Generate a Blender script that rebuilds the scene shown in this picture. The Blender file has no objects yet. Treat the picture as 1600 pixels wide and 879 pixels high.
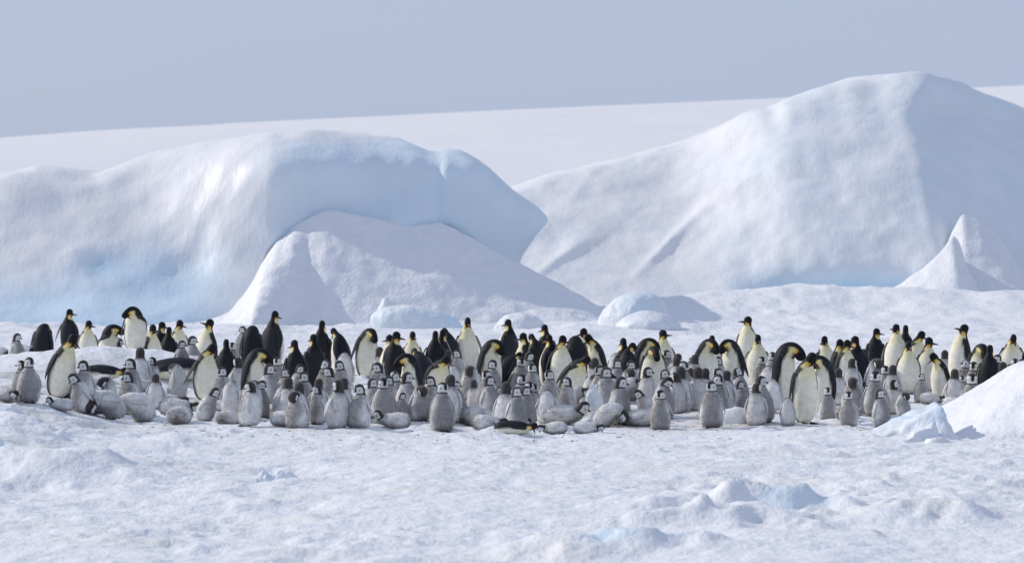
import bpy, math, random
import numpy as np
from mathutils import Matrix, Vector

# ------------------------------------------------------------------ camera, sky, sun, exposure
F_PX, CAM_H, HOR = 6000.0, 3.56, 298.0          # focal length in photo pixels, camera height, horizon row
SUN_EL, SUN_AZ = 31.0, -21.0                     # sun from the left, well beyond the birds
scene = bpy.context.scene
col = scene.collection
cam_d = bpy.data.cameras.new('camera'); cam = bpy.data.objects.new('camera', cam_d); col.objects.link(cam)
cam.location = (0, 0, CAM_H); cam.rotation_euler = (math.radians(90), 0, 0)
cam_d.sensor_width = 36; cam_d.lens = 36 * F_PX / 1600
cam_d.shift_y = -(439.5 - HOR) / 1600
cam_d.clip_start = 0.5; cam_d.clip_end = 20000
cam_d.dof.use_dof = True; cam_d.dof.focus_distance = 61; cam_d.dof.aperture_fstop = 2.8
scene.camera = cam
to_sun = Vector((-math.cos(math.radians(SUN_AZ)) * math.cos(math.radians(SUN_EL)),
                 -math.sin(math.radians(SUN_AZ)) * math.cos(math.radians(SUN_EL)), math.sin(math.radians(SUN_EL))))
world = bpy.data.worlds.new('World'); scene.world = world; world.use_nodes = True
nt = world.node_tree; bg = nt.nodes['Background']
sky = nt.nodes.new('ShaderNodeTexSky'); sky.sky_type = 'NISHITA'; sky.sun_disc = False
sky.sun_elevation = math.radians(SUN_EL); sky.sun_rotation = math.atan2(to_sun.x, to_sun.y)
sky.air_density = 1.0; sky.dust_density = 0.6; sky.ozone_density = 2.0; sky.altitude = 0
# a thin, even veil of high cloud over the whole sky
tc = nt.nodes.new('ShaderNodeTexCoord'); mp = nt.nodes.new('ShaderNodeMapping'); mp.inputs['Scale'].default_value = (1.2, 1.2, 5)
nz = nt.nodes.new('ShaderNodeTexNoise'); nz.inputs['Scale'].default_value = 2.2; nz.inputs['Detail'].default_value = 3
mr = nt.nodes.new('ShaderNodeMapRange'); mr.inputs['From Min'].default_value = .3; mr.inputs['From Max'].default_value = .7
mr.inputs['To Min'].default_value = .84; mr.inputs['To Max'].default_value = .95
mx = nt.nodes.new('ShaderNodeMix'); mx.data_type = 'RGBA'; mx.inputs[7].default_value = (3.75, 4.42, 6.05, 1)
nt.links.new(tc.outputs['Generated'], mp.inputs['Vector']); nt.links.new(mp.outputs[0], nz.inputs['Vector'])
nt.links.new(nz.outputs['Fac'], mr.inputs['Value']); nt.links.new(mr.outputs[0], mx.inputs[0])
nt.links.new(sky.outputs[0], mx.inputs[6]); nt.links.new(mx.outputs[2], bg.inputs['Color'])
bg.inputs['Strength'].default_value = 0.115
sun_d = bpy.data.lights.new('sun', 'SUN'); sun = bpy.data.objects.new('sun', sun_d); col.objects.link(sun)
sun_d.energy = 2.75; sun_d.angle = math.radians(0.6); sun_d.color = (1, .93, .84)
sun.rotation_euler = to_sun.to_track_quat('Z', 'Y').to_euler()
vs = scene.view_settings; vs.view_transform = 'Standard'; vs.look = 'None'; vs.exposure = 0.0; vs.gamma = 1

rng = np.random.default_rng(7)
# ------------------------------------------------------------------ noise
_T = np.random.default_rng(3).random(1 << 16).astype(np.float64)
def _h(i, j, k): return _T[(i * 73856093 ^ j * 19349663 ^ k * 83492791) & 0xffff]
def vnoise(x, y, z=None):
    x = np.asarray(x, float); y = np.asarray(y, float); z = np.zeros_like(x) if z is None else np.asarray(z, float)
    xi = np.floor(x).astype(np.int64); yi = np.floor(y).astype(np.int64); zi = np.floor(z).astype(np.int64)
    a, b, c = x - xi, y - yi, z - zi
    a = a*a*a*(a*(a*6-15)+10); b = b*b*b*(b*(b*6-15)+10); c = c*c*c*(c*(c*6-15)+10)
    def pl(k):
        n00, n10, n01, n11 = _h(xi, yi, k), _h(xi+1, yi, k), _h(xi, yi+1, k), _h(xi+1, yi+1, k)
        return (n00*(1-a)+n10*a)*(1-b) + (n01*(1-a)+n11*a)*b
    if not z.any(): return pl(zi)*2-1
    return (pl(zi)*(1-c) + pl(zi+1)*c)*2-1
def fbm(x, y, z=None, o=4, g=.5):
    s, a, f = 0, 1, 1
    for _ in range(o):
        s = s + a*vnoise(x*f, y*f, None if z is None else z*f); a *= g; f *= 2.03
    return s
def sst(a, b, x):
    t = np.clip((x-a)/(b-a), 0, 1); return t*t*(3-2*t)
def gauss(x, y, cx, cy, sx, sy): return np.exp(-((x-cx)/sx)**2 - ((y-cy)/sy)**2)

# ------------------------------------------------------------------ terrain height
def terrain(X, Y, fine=True):
    X = np.asarray(X, float); Y = np.asarray(Y, float)
    z = .40*sst(5.6, 7.8, -X)*sst(46, 57, Y)*(1-sst(70.5, 74, Y))
    z = z + .26*gauss(X, Y, -7.6, 70.4, 2.2, 1.5) + .42*gauss(X, Y, -5.7, 70.2, 1.3, 1.3)
    z = z + .72*gauss(X, Y, 9.3, 113, 4.2, 4.0) + .45*gauss(X, Y, 14.5, 112, 3.0, 5) + .3*gauss(X, Y, 5.5, 110, 2.5, 3)
    z = z + .25*gauss(X, Y, -5.8, 93, 3.0, 3.0) + .18*gauss(X, Y, 2, 96, 4, 3) 
    near = 1-sst(53, 58, Y)
    z = z + near*(.10*fbm(X*.35+3, Y*.16+1, o=2))
    # foreground hummocks
    wob = .45*fbm(X*1.3, Y*.9+9, o=3); rg = .6+.55*(1-np.abs(fbm(X*1.5+2, Y*1.1, o=3, g=.4))*1.5)
    z = z + rg*(.40*gauss(X+wob, Y, 2.9, 42.6, .8, .8) + .22*gauss(X+wob, Y, 3.9, 41.2, .9, .7) + .22*gauss(X+wob, Y, 2.1, 40.6, .8, .7))
    z = z + rg*.27*gauss(X+wob, Y, 1.0, 37.9, .6, .7) + .10*gauss(X+wob, Y, 5.0, 43.5, 1.0, .9)
    z = z + .24*gauss(X+wob, Y, -6.1, 48.9, 1.1, .7) - .12*gauss(X+wob, Y, -5.6, 47.2, 1.0, .6) 
    z = z + .10*gauss(X+wob, Y, -2.7, 47.5, .35, .5) + .07*gauss(X, Y, -4.8, 54.2, .35, .4) + .09*gauss(X, Y, -.25, 56.2, .45, .3)
    z = z + .08*gauss(X, Y, 4.6, 55.6, 1.0, .5)
    z = z + sst(140, 900, Y)*1.5
    if fine:
        w = np.clip(70/np.maximum(Y, 30), 0, 1)**2
        rough = .55+.45*np.clip(fbm(X*.30+7, Y*.16-3, o=2)*1.6, -1, 1)
        sas = 1-np.abs(fbm(X*.55+.8*Y, Y*1.1-X*.25+5, o=3))*1.7
        z = z + w*rough*(.044*fbm(X*1.7, Y*1.1, o=4, g=.55) + .060*np.clip(sas, -.5, 1)*sst(-.3, .5, fbm(X*.5, Y*.3+20, o=2)))
        cl = fbm(X*4.1+11, Y*3.1, o=3, g=.6)
        z = z + w*.055*np.clip(cl-.3, 0, 1)*sst(0, .5, fbm(X*.45-9, Y*.35, o=2))
        z = z + .016*fbm(X*6, Y*5, o=2)*w + sst(85, 95, Y)*(1-sst(118, 150, Y))*(.10*fbm(X*.6, Y*.35, o=3) + .05*np.clip(fbm(X*1.4+4, Y*.7, o=3), 0, 1))
    return z

# ------------------------------------------------------------------ materials
def newmat(name):
    m = bpy.data.materials.new(name); m.use_nodes = True
    return m, m.node_tree, m.node_tree.nodes['Principled BSDF']
def bumpy(t, p, layers, dist=1.0):
    tcn = t.nodes.new('ShaderNodeTexCoord'); prev = None
    for sc, det, st, d, scl in layers:
        mpn = t.nodes.new('ShaderNodeMapping'); mpn.inputs['Scale'].default_value = scl
        n = t.nodes.new('ShaderNodeTexNoise'); n.inputs['Scale'].default_value = sc; n.inputs['Detail'].default_value = det
        b = t.nodes.new('ShaderNodeBump'); b.inputs['Strength'].default_value = st; b.inputs['Distance'].default_value = d
        t.links.new(tcn.outputs['Object'], mpn.inputs[0]); t.links.new(mpn.outputs[0], n.inputs['Vector']); t.links.new(n.outputs['Fac'], b.inputs['Height'])
        if prev: t.links.new(prev.outputs[0], b.inputs['Normal'])
        prev = b
    t.links.new(prev.outputs[0], p.inputs['Normal'])
def attr_col(t, p, sheen=0, vary=.0, vscale=30):
    a = t.nodes.new('ShaderNodeAttribute'); a.attribute_name = 'Col'
    out = a.outputs['Color']
    if vary:
        tcn = t.nodes.new('ShaderNodeTexCoord')
        n = t.nodes.new('ShaderNodeTexNoise'); n.inputs['Scale'].default_value = vscale; n.inputs['Detail'].default_value = 3
        r = t.nodes.new('ShaderNodeMapRange'); r.inputs['To Min'].default_value = 1-vary; r.inputs['To Max'].default_value = 1+vary
        r.inputs['From Min'].default_value = .3; r.inputs['From Max'].default_value = .7
        v = t.nodes.new('ShaderNodeVectorMath'); v.operation = 'SCALE'
        t.links.new(tcn.outputs['Object'], n.inputs['Vector'])
        t.links.new(n.outputs['Fac'], r.inputs['Value']); t.links.new(out, v.inputs[0]); t.links.new(r.outputs[0], v.inputs['Scale']); out = v.outputs[0]
    t.links.new(out, p.inputs['Base Color'])
M = {}
m, t, p = newmat('snow'); attr_col(t, p, vary=.03, vscale=3); p.inputs['Roughness'].default_value = .62; p.inputs['Specular IOR Level'].default_value = .25
bumpy(t, p, [(2.2, 5, .5, .12, (1, .6, 1)), (11, 5, .7, .04, (1, .7, 1)), (55, 3, .4, .008, (1, 1, 1))]); M['snow'] = m
m, t, p = newmat('berg_ice'); attr_col(t, p, vary=.035, vscale=.8); p.inputs['Roughness'].default_value = .5; p.inputs['Specular IOR Level'].default_value = .25
bumpy(t, p, [(.9, 3, .22, .35, (1, 1, .6)), (4.0, 4, .13, .10, (2.2, 1, .35)), (20, 3, .10, .02, (1, 1, 1))]); M['berg'] = m
m, t, p = newmat('ice_chunk'); attr_col(t, p, vary=.05, vscale=5); p.inputs['Roughness'].default_value = .5; p.inputs['Specular IOR Level'].default_value = .25
bumpy(t, p, [(3, 5, .6, .12, (1, 1, 1)), (14, 5, .5, .03, (1, 1, 1))]); M['ice'] = m
m, t, p = newmat('far_snow'); p.inputs['Base Color'].default_value = (.78, .77, .775, 1); p.inputs['Roughness'].default_value = .8
bumpy(t, p, [(.01, 5, .25, 12, (1, .5, 1))]); M['far'] = m
m, t, p = newmat('plumage'); attr_col(t, p, vary=.10, vscale=14); p.inputs['Roughness'].default_value = .6; p.inputs['Specular IOR Level'].default_value = .16
bumpy(t, p, [(45, 3, .25, .012, (1, 1, .4))]); M['plumage'] = m
m, t, p = newmat('chick_down'); attr_col(t, p, vary=.09, vscale=11); p.inputs['Roughness'].default_value = .9; p.inputs['Specular IOR Level'].default_value = .1
p.inputs['Sheen Weight'].default_value = .25; p.inputs['Sheen Roughness'].default_value = .5
bumpy(t, p, [(28, 4, .5, .02, (1, 1, .5))]); M['down'] = m
def plain(name, c, r=.5, spec=.4):
    m, t, p = newmat(name); p.inputs['Base Color'].default_value = (*c, 1); p.inputs['Roughness'].default_value = r; p.inputs['Specular IOR Level'].default_value = spec
    n = t.nodes.new('ShaderNodeTexNoise'); n.inputs['Scale'].default_value = 60; b = t.nodes.new('ShaderNodeBump'); b.inputs['Strength'].default_value = .2; b.inputs['Distance'].default_value = .004
    t.links.new(n.outputs['Fac'], b.inputs['Height']); t.links.new(b.outputs[0], p.inputs['Normal']); M[name] = m
plain('bill', (.02, .019, .02), .35); plain('bill_stripe', (.45, .16, .10), .4); plain('eye', (.008, .007, .007), .12, .6); plain('foot', (.02, .02, .022), .6)

# ------------------------------------------------------------------ mesh helpers
def make_mesh(name, V, faces, cols=None, smooth=True):
    me = bpy.data.meshes.new(name)
    V = np.asarray(V, np.float32)
    if isinstance(faces, np.ndarray):
        n, k = faces.shape
        me.vertices.add(len(V)); me.vertices.foreach_set('co', V.ravel())
        me.loops.add(n*k); me.loops.foreach_set('vertex_index', faces.astype(np.int32).ravel())
        me.polygons.add(n); me.polygons.foreach_set('loop_start', np.arange(0, n*k, k, dtype=np.int32))
        me.update(calc_edges=True)
    else:
        me.from_pydata(V.tolist(), [], faces); me.update()
    if cols is not None:
        c = np.ones((len(V), 4), np.float32); c[:, :3] = cols
        a = me.color_attributes.new('Col', 'FLOAT_COLOR', 'POINT'); a.data.foreach_set('color', c.ravel())
    me.polygons.foreach_set('use_smooth', np.full(len(me.polygons), smooth, dtype=bool))
    me.validate()
    return me
def obj(name, me, mat, parent=None, **props):
    if mat is not None and not me.materials: me.materials.append(mat)
    o = bpy.data.objects.new(name, me); col.objects.link(o)
    if parent is not None: o.parent = parent
    for k, v in props.items(): o[k] = v
    return o

def surface_nets(fn, lo, hi, step):
    """surface of fn(x,y,z) < 0 (inside), as quads"""
    n = [max(3, int(math.ceil((hi[i]-lo[i])/step[i]))+1) for i in range(3)]
    ax = [lo[i]+step[i]*np.arange(n[i]) for i in range(3)]
    Xg, Yg, Zg = np.meshgrid(*ax, indexing='ij')
    D = fn(Xg, Yg, Zg)
    D[0], D[-1], D[:, 0], D[:, -1], D[:, :, 0], D[:, :, -1] = [np.maximum(d, 1e-3) for d in (D[0], D[-1], D[:, 0], D[:, -1], D[:, :, 0], D[:, :, -1])]
    ins = D < 0
    c = np.zeros(tuple(k-1 for k in n), int)
    for i in (0, 1):
        for j in (0, 1):
            for k in (0, 1): c += ins[i:n[0]-1+i, j:n[1]-1+j, k:n[2]-1+k]
    act = (c > 0) & (c < 8)
    idx = -np.ones(act.shape, np.int64); idx[act] = np.arange(act.sum())
    I, J, K = np.nonzero(act)
    acc = np.zeros((len(I), 3)); cnt = np.zeros(len(I))
    corners = [(i, j, k) for i in (0, 1) for j in (0, 1) for k in (0, 1)]
    for a in corners:
        for b in corners:
            if sum(b) - sum(a) == 1 and all(b[q] >= a[q] for q in range(3)):
                da = D[I+a[0], J+a[1], K+a[2]]; db = D[I+b[0], J+b[1], K+b[2]]
                cr = (da < 0) != (db < 0); tt = np.where(cr, da/np.where(cr, da-db, 1), 0)
                for q in range(3): acc[:, q] += np.where(cr, a[q]+tt*(b[q]-a[q]), 0)
                cnt += cr
    P = acc/cnt[:, None]
    V = np.stack([lo[0]+(I+P[:, 0])*step[0], lo[1]+(J+P[:, 1])*step[1], lo[2]+(K+P[:, 2])*step[2]], 1)
    Q = []
    for axis in range(3):
        sl0 = [slice(0, -1)]*3; sl1 = [slice(0, -1)]*3
        sl1[axis] = slice(1, None)
        a = ins[:-1, :-1, :-1]; 
        b = np.zeros_like(a); src = [slice(0, -1)]*3; src[axis] = slice(1, None); b = ins[tuple(src)]
        e = a != b
        u, v = [q for q in range(3) if q != axis]
        e = e.copy(); 
        s0 = [slice(None)]*3; s0[u] = 0; e[tuple(s0)] = False
        s0 = [slice(None)]*3; s0[v] = 0; e[tuple(s0)] = False
        g = np.argwhere(e)
        if not len(g): continue
        du = np.zeros(3, int); du[u] = 1; dv = np.zeros(3, int); dv[v] = 1
        q = np.stack([idx[tuple((g-du-dv).T)], idx[tuple((g-dv).T)], idx[tuple(g.T)], idx[tuple((g-du).T)]], 1)
        flip = ins[tuple(g.T)]
        if axis == 1: flip = ~flip
        q[~flip] = q[~flip][:, ::-1]
        Q.append(q[(q >= 0).all(1)])
    return V, np.concatenate(Q)
def smin(a, b, k):
    h = np.clip(.5+.5*(b-a)/k, 0, 1); return b*(1-h)+a*h-k*h*(1-h)
def smax(a, b, k): return -smin(-a, -b, k)
SNOW = np.array([.80, .805, .82]); ICE = np.array([.56, .74, .85]); DEEP = np.array([.26, .55, .72])
BSNOW = np.array([.83, .82, .815])
def mixc(a, b, f): return a*(1-f[:, None]) + b*f[:, None]

# ------------------------------------------------------------------ ground, one sheet to the horizon
def spaced(segs):
    out = [segs[0][0]]
    for a, b, d0, d1 in segs:
        x = a
        while x < b-1e-6:
            tt = (x-a)/(b-a); x = min(b, x+d0*(d1/d0)**tt); out.append(x)
    return np.array(out)
xs_r = spaced([(0, 9.2, .064, .070), (9.2, 30, .07, 1.2), (30, 900, 1.5, 160)])
xs = np.concatenate([-xs_r[:0:-1], xs_r])
ys = np.concatenate([[5, 12, 20, 26, 30], spaced([(33, 62, .068, .090), (62, 92, .12, .18), (92, 140, .2, .8), (140, 5000, 1.5, 500)])])
GX, GY = np.meshgrid(xs, ys, indexing='ij')
GZ = terrain(GX, GY)
nx, ny = GX.shape
ii = np.arange(nx*ny).reshape(nx, ny)
quads = np.stack([ii[:-1, :-1], ii[1:, :-1], ii[1:, 1:], ii[:-1, 1:]], -1).reshape(-1, 4)
gx, gy = GX.ravel(), GY.ravel()
c = np.tile(SNOW, (len(gx), 1))
icy = np.clip(gauss(gx, gy, 2.9, 42.6, .8, .8)*.9 + gauss(gx, gy, 1.0, 37.7, .7, .7)*.9 + gauss(gx, gy, -2.7, 47.3, .3, .4)*.4, 0, 1)*sst(-.2, .5, fbm(gx*2, gy*2, o=3))
c = mixc(c, ICE, icy*.7)
# guano-stained, trampled snow under the colony
st = sst(55.5, 58.5, gy + 1.2*sst(4.5, 8, -gx))*(1-sst(76, 86, gy))*sst(-.35, .7, fbm(gx*.9, gy*.5+2, o=4))*(1-sst(9.5, 12, np.abs(gx)))
c = mixc(c, np.array([.46, .42, .36]), st*.55)
st2 = sst(.45, .8, fbm(gx*.5+31, gy*.9, o=3))*(1-sst(56, 60, gy)); c = mixc(c, np.array([.74, .72, .66]), st2*.35)
g = obj('snow_ground', make_mesh('snow_ground', np.stack([gx, gy, GZ.ravel()], 1), quads, c), M['snow'], kind='structure', label='white wind-crusted snow covering the sea ice')

# ------------------------------------------------------------------ far ice cap rising to the right
hx = np.linspace(-1500, 2200, 180); hy = np.concatenate([np.linspace(500, 1400, 30), np.linspace(1450, 3400, 50), np.linspace(3500, 6000, 10)])
HX, HY = np.meshgrid(hx, hy, indexing='ij')
pxr = 800 + F_PX*HX/3000
top = np.interp(pxr, [-2500, 0, 400, 800, 1200, 1600, 2500, 5000], [265, 219, 190, 166, 150, 127, 90, 60])
ridge = CAM_H + (HOR-top)*3000/F_PX
HZ = ridge*sst(560, 3300, HY)**1.0 + 2.0*fbm(HX*.004, HY*.003, o=3)*sst(700, 1500, HY)*(1-sst(2300, 3100, HY)*.8) - 2*(1-sst(560, 800, HY))
HZ = np.where(HY > 3200, ridge+(HY-3200)*.004, HZ)
jj = np.arange(HX.size).reshape(HX.shape)
hq = np.stack([jj[:-1, :-1], jj[1:, :-1], jj[1:, 1:], jj[:-1, 1:]], -1).reshape(-1, 4)
obj('ice_cap_hill', make_mesh('ice_cap_hill', np.stack([HX.ravel(), HY.ravel(), HZ.ravel()], 1), hq), M['far'], kind='structure', label='long smooth ice cap slope along the horizon')

# ------------------------------------------------------------------ icebergs
def ipol(x, pts):
    a = np.array(pts, float); return np.interp(x, a[:, 0], a[:, 1])
def smooth_prof(pts, n=9):
    a = np.array(pts, float); x = np.linspace(a[0, 0], a[-1, 0], 600); y = np.interp(x, a[:, 0], a[:, 1])
    k = np.hanning(2*n+3)[1:-1]; k /= k.sum(); yp = np.pad(y, n, mode='edge'); y = np.convolve(yp, k, 'valid')
    return lambda q: np.interp(q, x, y)

# left berg: reference plane Y=108
Y0 = 108.0; S0 = F_PX/Y0
Lx = lambda px: (px-800)/S0
Lz = lambda py: CAM_H-(py-HOR)/S0
ltop = smooth_prof([(Lx(-700), Lz(420)), (Lx(-420), Lz(330)), (Lx(-200), Lz(296)), (Lx(0), Lz(272)), (Lx(55), Lz(258)), (Lx(95), Lz(263)), (Lx(150), Lz(268)), (Lx(220), Lz(240)), (Lx(300), Lz(222)), (Lx(400), Lz(210)), (Lx(480), Lz(203)), (Lx(560), Lz(205)), (Lx(620), Lz(214)), (Lx(662), Lz(232)), (Lx(676), Lz(238)), (Lx(690), Lz(233)), (Lx(720), Lz(236)), (Lx(760), Lz(258)), (Lx(800), Lz(298)), (Lx(840), Lz(323)), (Lx(875), Lz(345)), (Lx(900), Lz(350))], 4)
rz = smooth_prof([(Lz(520), Lx(800)), (Lz(470), Lx(802)), (Lz(425), Lx(808)), (Lz(400), Lx(815)), (Lz(375), Lx(832)), (Lz(352), Lx(852)), (Lz(341), Lx(861)), (Lz(330), Lx(858)), (Lz(300), Lx(850)), (Lz(230), Lx(850)), (Lz(150), Lx(850))], 3)
lip = smooth_prof([(Lx(380), Lz(560)), (Lx(405), Lz(440)), (Lx(430), Lz(392)), (Lx(470), Lz(362)), (Lx(520), Lz(343)), (Lx(560), Lz(350)), (Lx(600), Lz(364)), (Lx(640), Lz(368)), (Lx(675), Lz(362)), (Lx(700), Lz(352)), (Lx(730), Lz(372)), (Lx(780), Lz(420)), (Lx(830), Lz(480)), (Lx(900), Lz(560))], 5)
def left_front(X, Z):
    u = X*S0+800
    left = 1-sst(190, 500, u)
    f = 103.0 + left*(1.25*Z - .3) + (1-left)*(.25*Z+.5)
    f = f + (1-left)*.9*sst(3.6, 5.4, Z)**2*2.0
    f = f + .42*np.clip((u-430)/S0, 0, 4.9) - .22*sst(676, 700, u) + .22*np.exp(-((u-688)/7)**2) + .34*np.clip((u-690)/S0, 0, 5)
    f = f + 1.0*gauss(u, Z, 640, Lz(350), 60, .7)*-1 + .6*gauss(u, Z, 560, 3.0, 100, 1.3)
    f = f + .22*gauss(u, Z, 182, Lz(412), 38, .45) + .5*gauss(u, Z, 300, Lz(420), 60, .8)
    f = f + 1.0*sst(.9, 0, Z)*left*-.6
    f = f - .3*gauss(u, Z, 60, Lz(300), 60, .7)
    return f
def left_berg(X, Y, Z):
    n = .10*fbm(X*.7, Y*.7, Z*.5, o=2) + .03*fbm(X*2.5, Y*2.5, Z*1.2, o=1)
    fl_ = .05*np.sin(X*8+2.6*vnoise(X*.8, Z*.3))*sst(430, 520, X*S0+800)*(.4+vnoise(X*.5+3, Z*.5))
    lf = left_front(X, Z); front = lf + n + fl_*sst(4.9, 4.2, Z) - Y
    back = Y - (121 - .8*Z)
    bow = ((Y-109.5)/9)**2
    top = Z - ltop(X) + .35*bow + n*.7
    right = X - rz(Z) + .06*np.abs(Y-108) + n*.5
    d = smax(front*.75, back*.75, .5); d = smax(d, top, .55); d = smax(d, right, .35)
    cave = smax(Z - lip(X) + .25*n, Y - (lf+1.6), .5)     # hollow under the lip
    cave = smax(cave, -(X-Lx(432)), .2); cave = smax(cave, X-Lx(835), .3)
    return smax(d, -cave, .35)
V, Q = surface_nets(left_berg, (-26, 101, -.5), (2.0, 121.5, 6.0), (.11, .15, .09))
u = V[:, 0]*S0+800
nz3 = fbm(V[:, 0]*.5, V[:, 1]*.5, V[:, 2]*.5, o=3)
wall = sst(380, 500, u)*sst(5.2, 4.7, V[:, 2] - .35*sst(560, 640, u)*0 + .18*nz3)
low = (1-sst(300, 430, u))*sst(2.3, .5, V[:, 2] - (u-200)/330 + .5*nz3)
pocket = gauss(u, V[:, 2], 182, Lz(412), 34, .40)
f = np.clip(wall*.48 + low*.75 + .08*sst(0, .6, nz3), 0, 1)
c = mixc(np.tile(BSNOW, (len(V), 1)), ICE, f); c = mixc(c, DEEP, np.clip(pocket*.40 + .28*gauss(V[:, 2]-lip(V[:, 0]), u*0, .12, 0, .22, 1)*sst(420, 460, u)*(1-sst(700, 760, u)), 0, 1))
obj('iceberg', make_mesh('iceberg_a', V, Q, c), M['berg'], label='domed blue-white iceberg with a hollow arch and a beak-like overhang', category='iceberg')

# right berg: reference plane Y=130
Y1 = 130.0; S1 = F_PX/Y1
Rx = lambda px: (px-800)/S1
Rz = lambda py: CAM_H-(py-HOR)/S1
rtop = smooth_prof([(Rx(560), Rz(420)), (Rx(700), Rz(345)), (Rx(790), Rz(298)), (Rx(860), Rz(272)), (Rx(950), Rz(252)), (Rx(1050), Rz(226)), (Rx(1110), Rz(203)), (Rx(1180), Rz(171)), (Rx(1203), Rz(170)), (Rx(1225), Rz(158)), (Rx(1270), Rz(140)), (Rx(1330), Rz(122)), (Rx(1400), Rz(113)), (Rx(1450), Rz(113)), (Rx(1520), Rz(130)), (Rx(1600), Rz(156)), (Rx(1720), Rz(205)), (Rx(1850), Rz(300)), (Rx(1980), Rz(460))], 4)
def edge_u(Z):      # where the lit face turns to the shaded one
    return np.interp(Z, [0, Rz(430), Rz(340), Rz(250), Rz(180), Rz(118)], [1440, 1425, 1408, 1402, 1392, 1435])
def right_front(X, Z):
    u = X*S1+800
    left = 1-sst(1040, 1230, u)
    f = 121.3 + left*(1.75*Z) + (1-left)*(.62*Z + .10*Z*Z*.8)
    f = f - .10*np.clip((u-1150)/S1, 0, 6)
    e = np.clip((u-edge_u(Z))/S1, 0, 12); f = f + np.where(e < .5, e*e*1.15, 1.15*(e-.25))
    und = sst(1120, 1200, u)*(1-sst(1440, 1500, u))
    f = f + und*(.45*sst(Rz(405), Rz(452), Z))
    rid = fbm((X-Z*1.15)*.36+2.3, (X+Z)*.08, o=2, g=.4)
    f = f - left*.30*np.clip(1-np.abs(rid)*3.6, 0, 1)**1.3*sst(.3, 1.8, Z)*(.4+.6*sst(-.3, .5, vnoise(X*.35+7, Z*.6)))
    f = f + .35*gauss(u, Z, 1203, Rz(175), 14, .6) - .15*gauss(u, Z, 1325, Rz(150), 22, 1.2) + .15*gauss(u, Z, 1368, Rz(150), 20, 1.2)
    return f
def right_berg(X, Y, Z):
    n = .12*fbm(X*.6, Y*.6, Z*.5, o=2) + .05*fbm(X*2.0, Y*2.0, Z*1.6, o=2)
    front = right_front(X, Z) + n - Y
    back = Y - (150 - 1.2*Z)
    bow = (np.clip(Y-131, -20, 20)/11)**2
    top = Z - rtop(X) + .3*bow + n*.6
    d = smax(front*.7, back*.6, .5)
    return smax(d, top*.9, .5)
V, Q = surface_nets(right_berg, (-5.5, 119.5, -.5), (25, 148, 8.2), (.125, .2, .10))
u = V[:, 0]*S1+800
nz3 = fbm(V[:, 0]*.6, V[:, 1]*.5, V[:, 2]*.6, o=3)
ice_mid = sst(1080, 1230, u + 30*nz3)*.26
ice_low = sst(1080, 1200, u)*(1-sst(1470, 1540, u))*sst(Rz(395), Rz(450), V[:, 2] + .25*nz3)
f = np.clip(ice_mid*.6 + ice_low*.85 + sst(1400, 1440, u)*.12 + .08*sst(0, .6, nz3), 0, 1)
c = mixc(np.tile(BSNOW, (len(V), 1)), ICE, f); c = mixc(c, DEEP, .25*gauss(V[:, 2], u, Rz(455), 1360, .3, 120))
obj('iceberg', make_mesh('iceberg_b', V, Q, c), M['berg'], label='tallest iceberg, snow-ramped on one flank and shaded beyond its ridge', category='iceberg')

# ------------------------------------------------------------------ snow drifts and ice pieces
def chunk(name, fn, lo, hi, step, mat, colf, **props):
    V, Q = surface_nets(fn, lo, hi, step); cc = colf(V)
    o = obj(name, make_mesh(name, V, Q, cc), M[mat], **props)
    return o
snowc = lambda V: np.tile(SNOW, (len(V), 1))
# drift filling the hollow of the left berg: steep lit left flank, long shaded right flank
def drift(X, Y, Z):
    u = X*S0+800
    crest = np.interp(u, [290, 340, 385, 412, 428, 446, 470, 520, 600, 650, 690, 715, 760, 820, 880, 930, 990], [-.3, .15, .7, 1.15, 1.48, 2.05, 2.42, 2.70, 2.48, 2.38, 2.42, 2.22, 1.80, 1.28, .8, .3, -.3])
    front = 99.0 + 2.2*np.clip((u-428)/S0, 0, 1.15) + .08*np.clip((u-492)/S0, 0, 9) + 2.0*np.clip(428-u, 0, 200)/S0
    n = .07*fbm(X*.8, Y*.8, Z*.6, o=3) + .03*fbm(X*3, Y*3, Z*2, o=2)
    h = crest*np.clip((Y-front)/(4.4-1.5*sst(440, 500, u)), 0, 1.12)**.9
    return smax(Z-h-n, Y-110, .3)*.8
chunk('snow_drift', drift, (-9.6, 98, -.5), (4.2, 108.5, 3.4), (.08, .09, .06), 'snow', snowc, label='shadowed snow drift heaped under the arch of the domed iceberg', category='snow drift')
# fins of drifted snow at the foot of the right berg
def apron(pts, Yc, wid, n0):
    sc_ = F_PX/Yc; xs_ = np.array([(q[0]-800)/sc_ for q in pts]); hs = np.array([CAM_H-(q[1]-HOR)/sc_ for q in pts])
    prof = smooth_prof(list(zip(xs_, hs)), 14)
    def fn(X, Y, Z):
        cr = prof(X); yc = Yc + .25*np.sin(X*1.3+n0)
        h = cr*np.clip(1-(yc-Y)/wid, 0, 1)**1.6 - .25*np.clip(Y-yc, 0, 9)
        n = .05*fbm(X*1.1+n0, Y*1.1, Z*.8, o=3)
        return smax(Z-h-n, Y-Yc-2.5, .2)*.6
    return fn, (xs_[0]-.2, Yc-wid-.4, -.3), (xs_[-1]+.2, Yc+2.8, hs.max()+.3)
fn, lo, hi = apron([(1300, 486), (1350, 466), (1400, 446), (1440, 420), (1470, 390), (1488, 364), (1498, 374), (1512, 420), (1530, 455), (1560, 478), (1590, 490)], 119.6, 2.6, 0); chunk('snow_drift', fn, lo, hi, (.06, .07, .05), 'snow', snowc, label='pointed white snow fin sweeping down from the shaded berg flank', category='snow drift')
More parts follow.
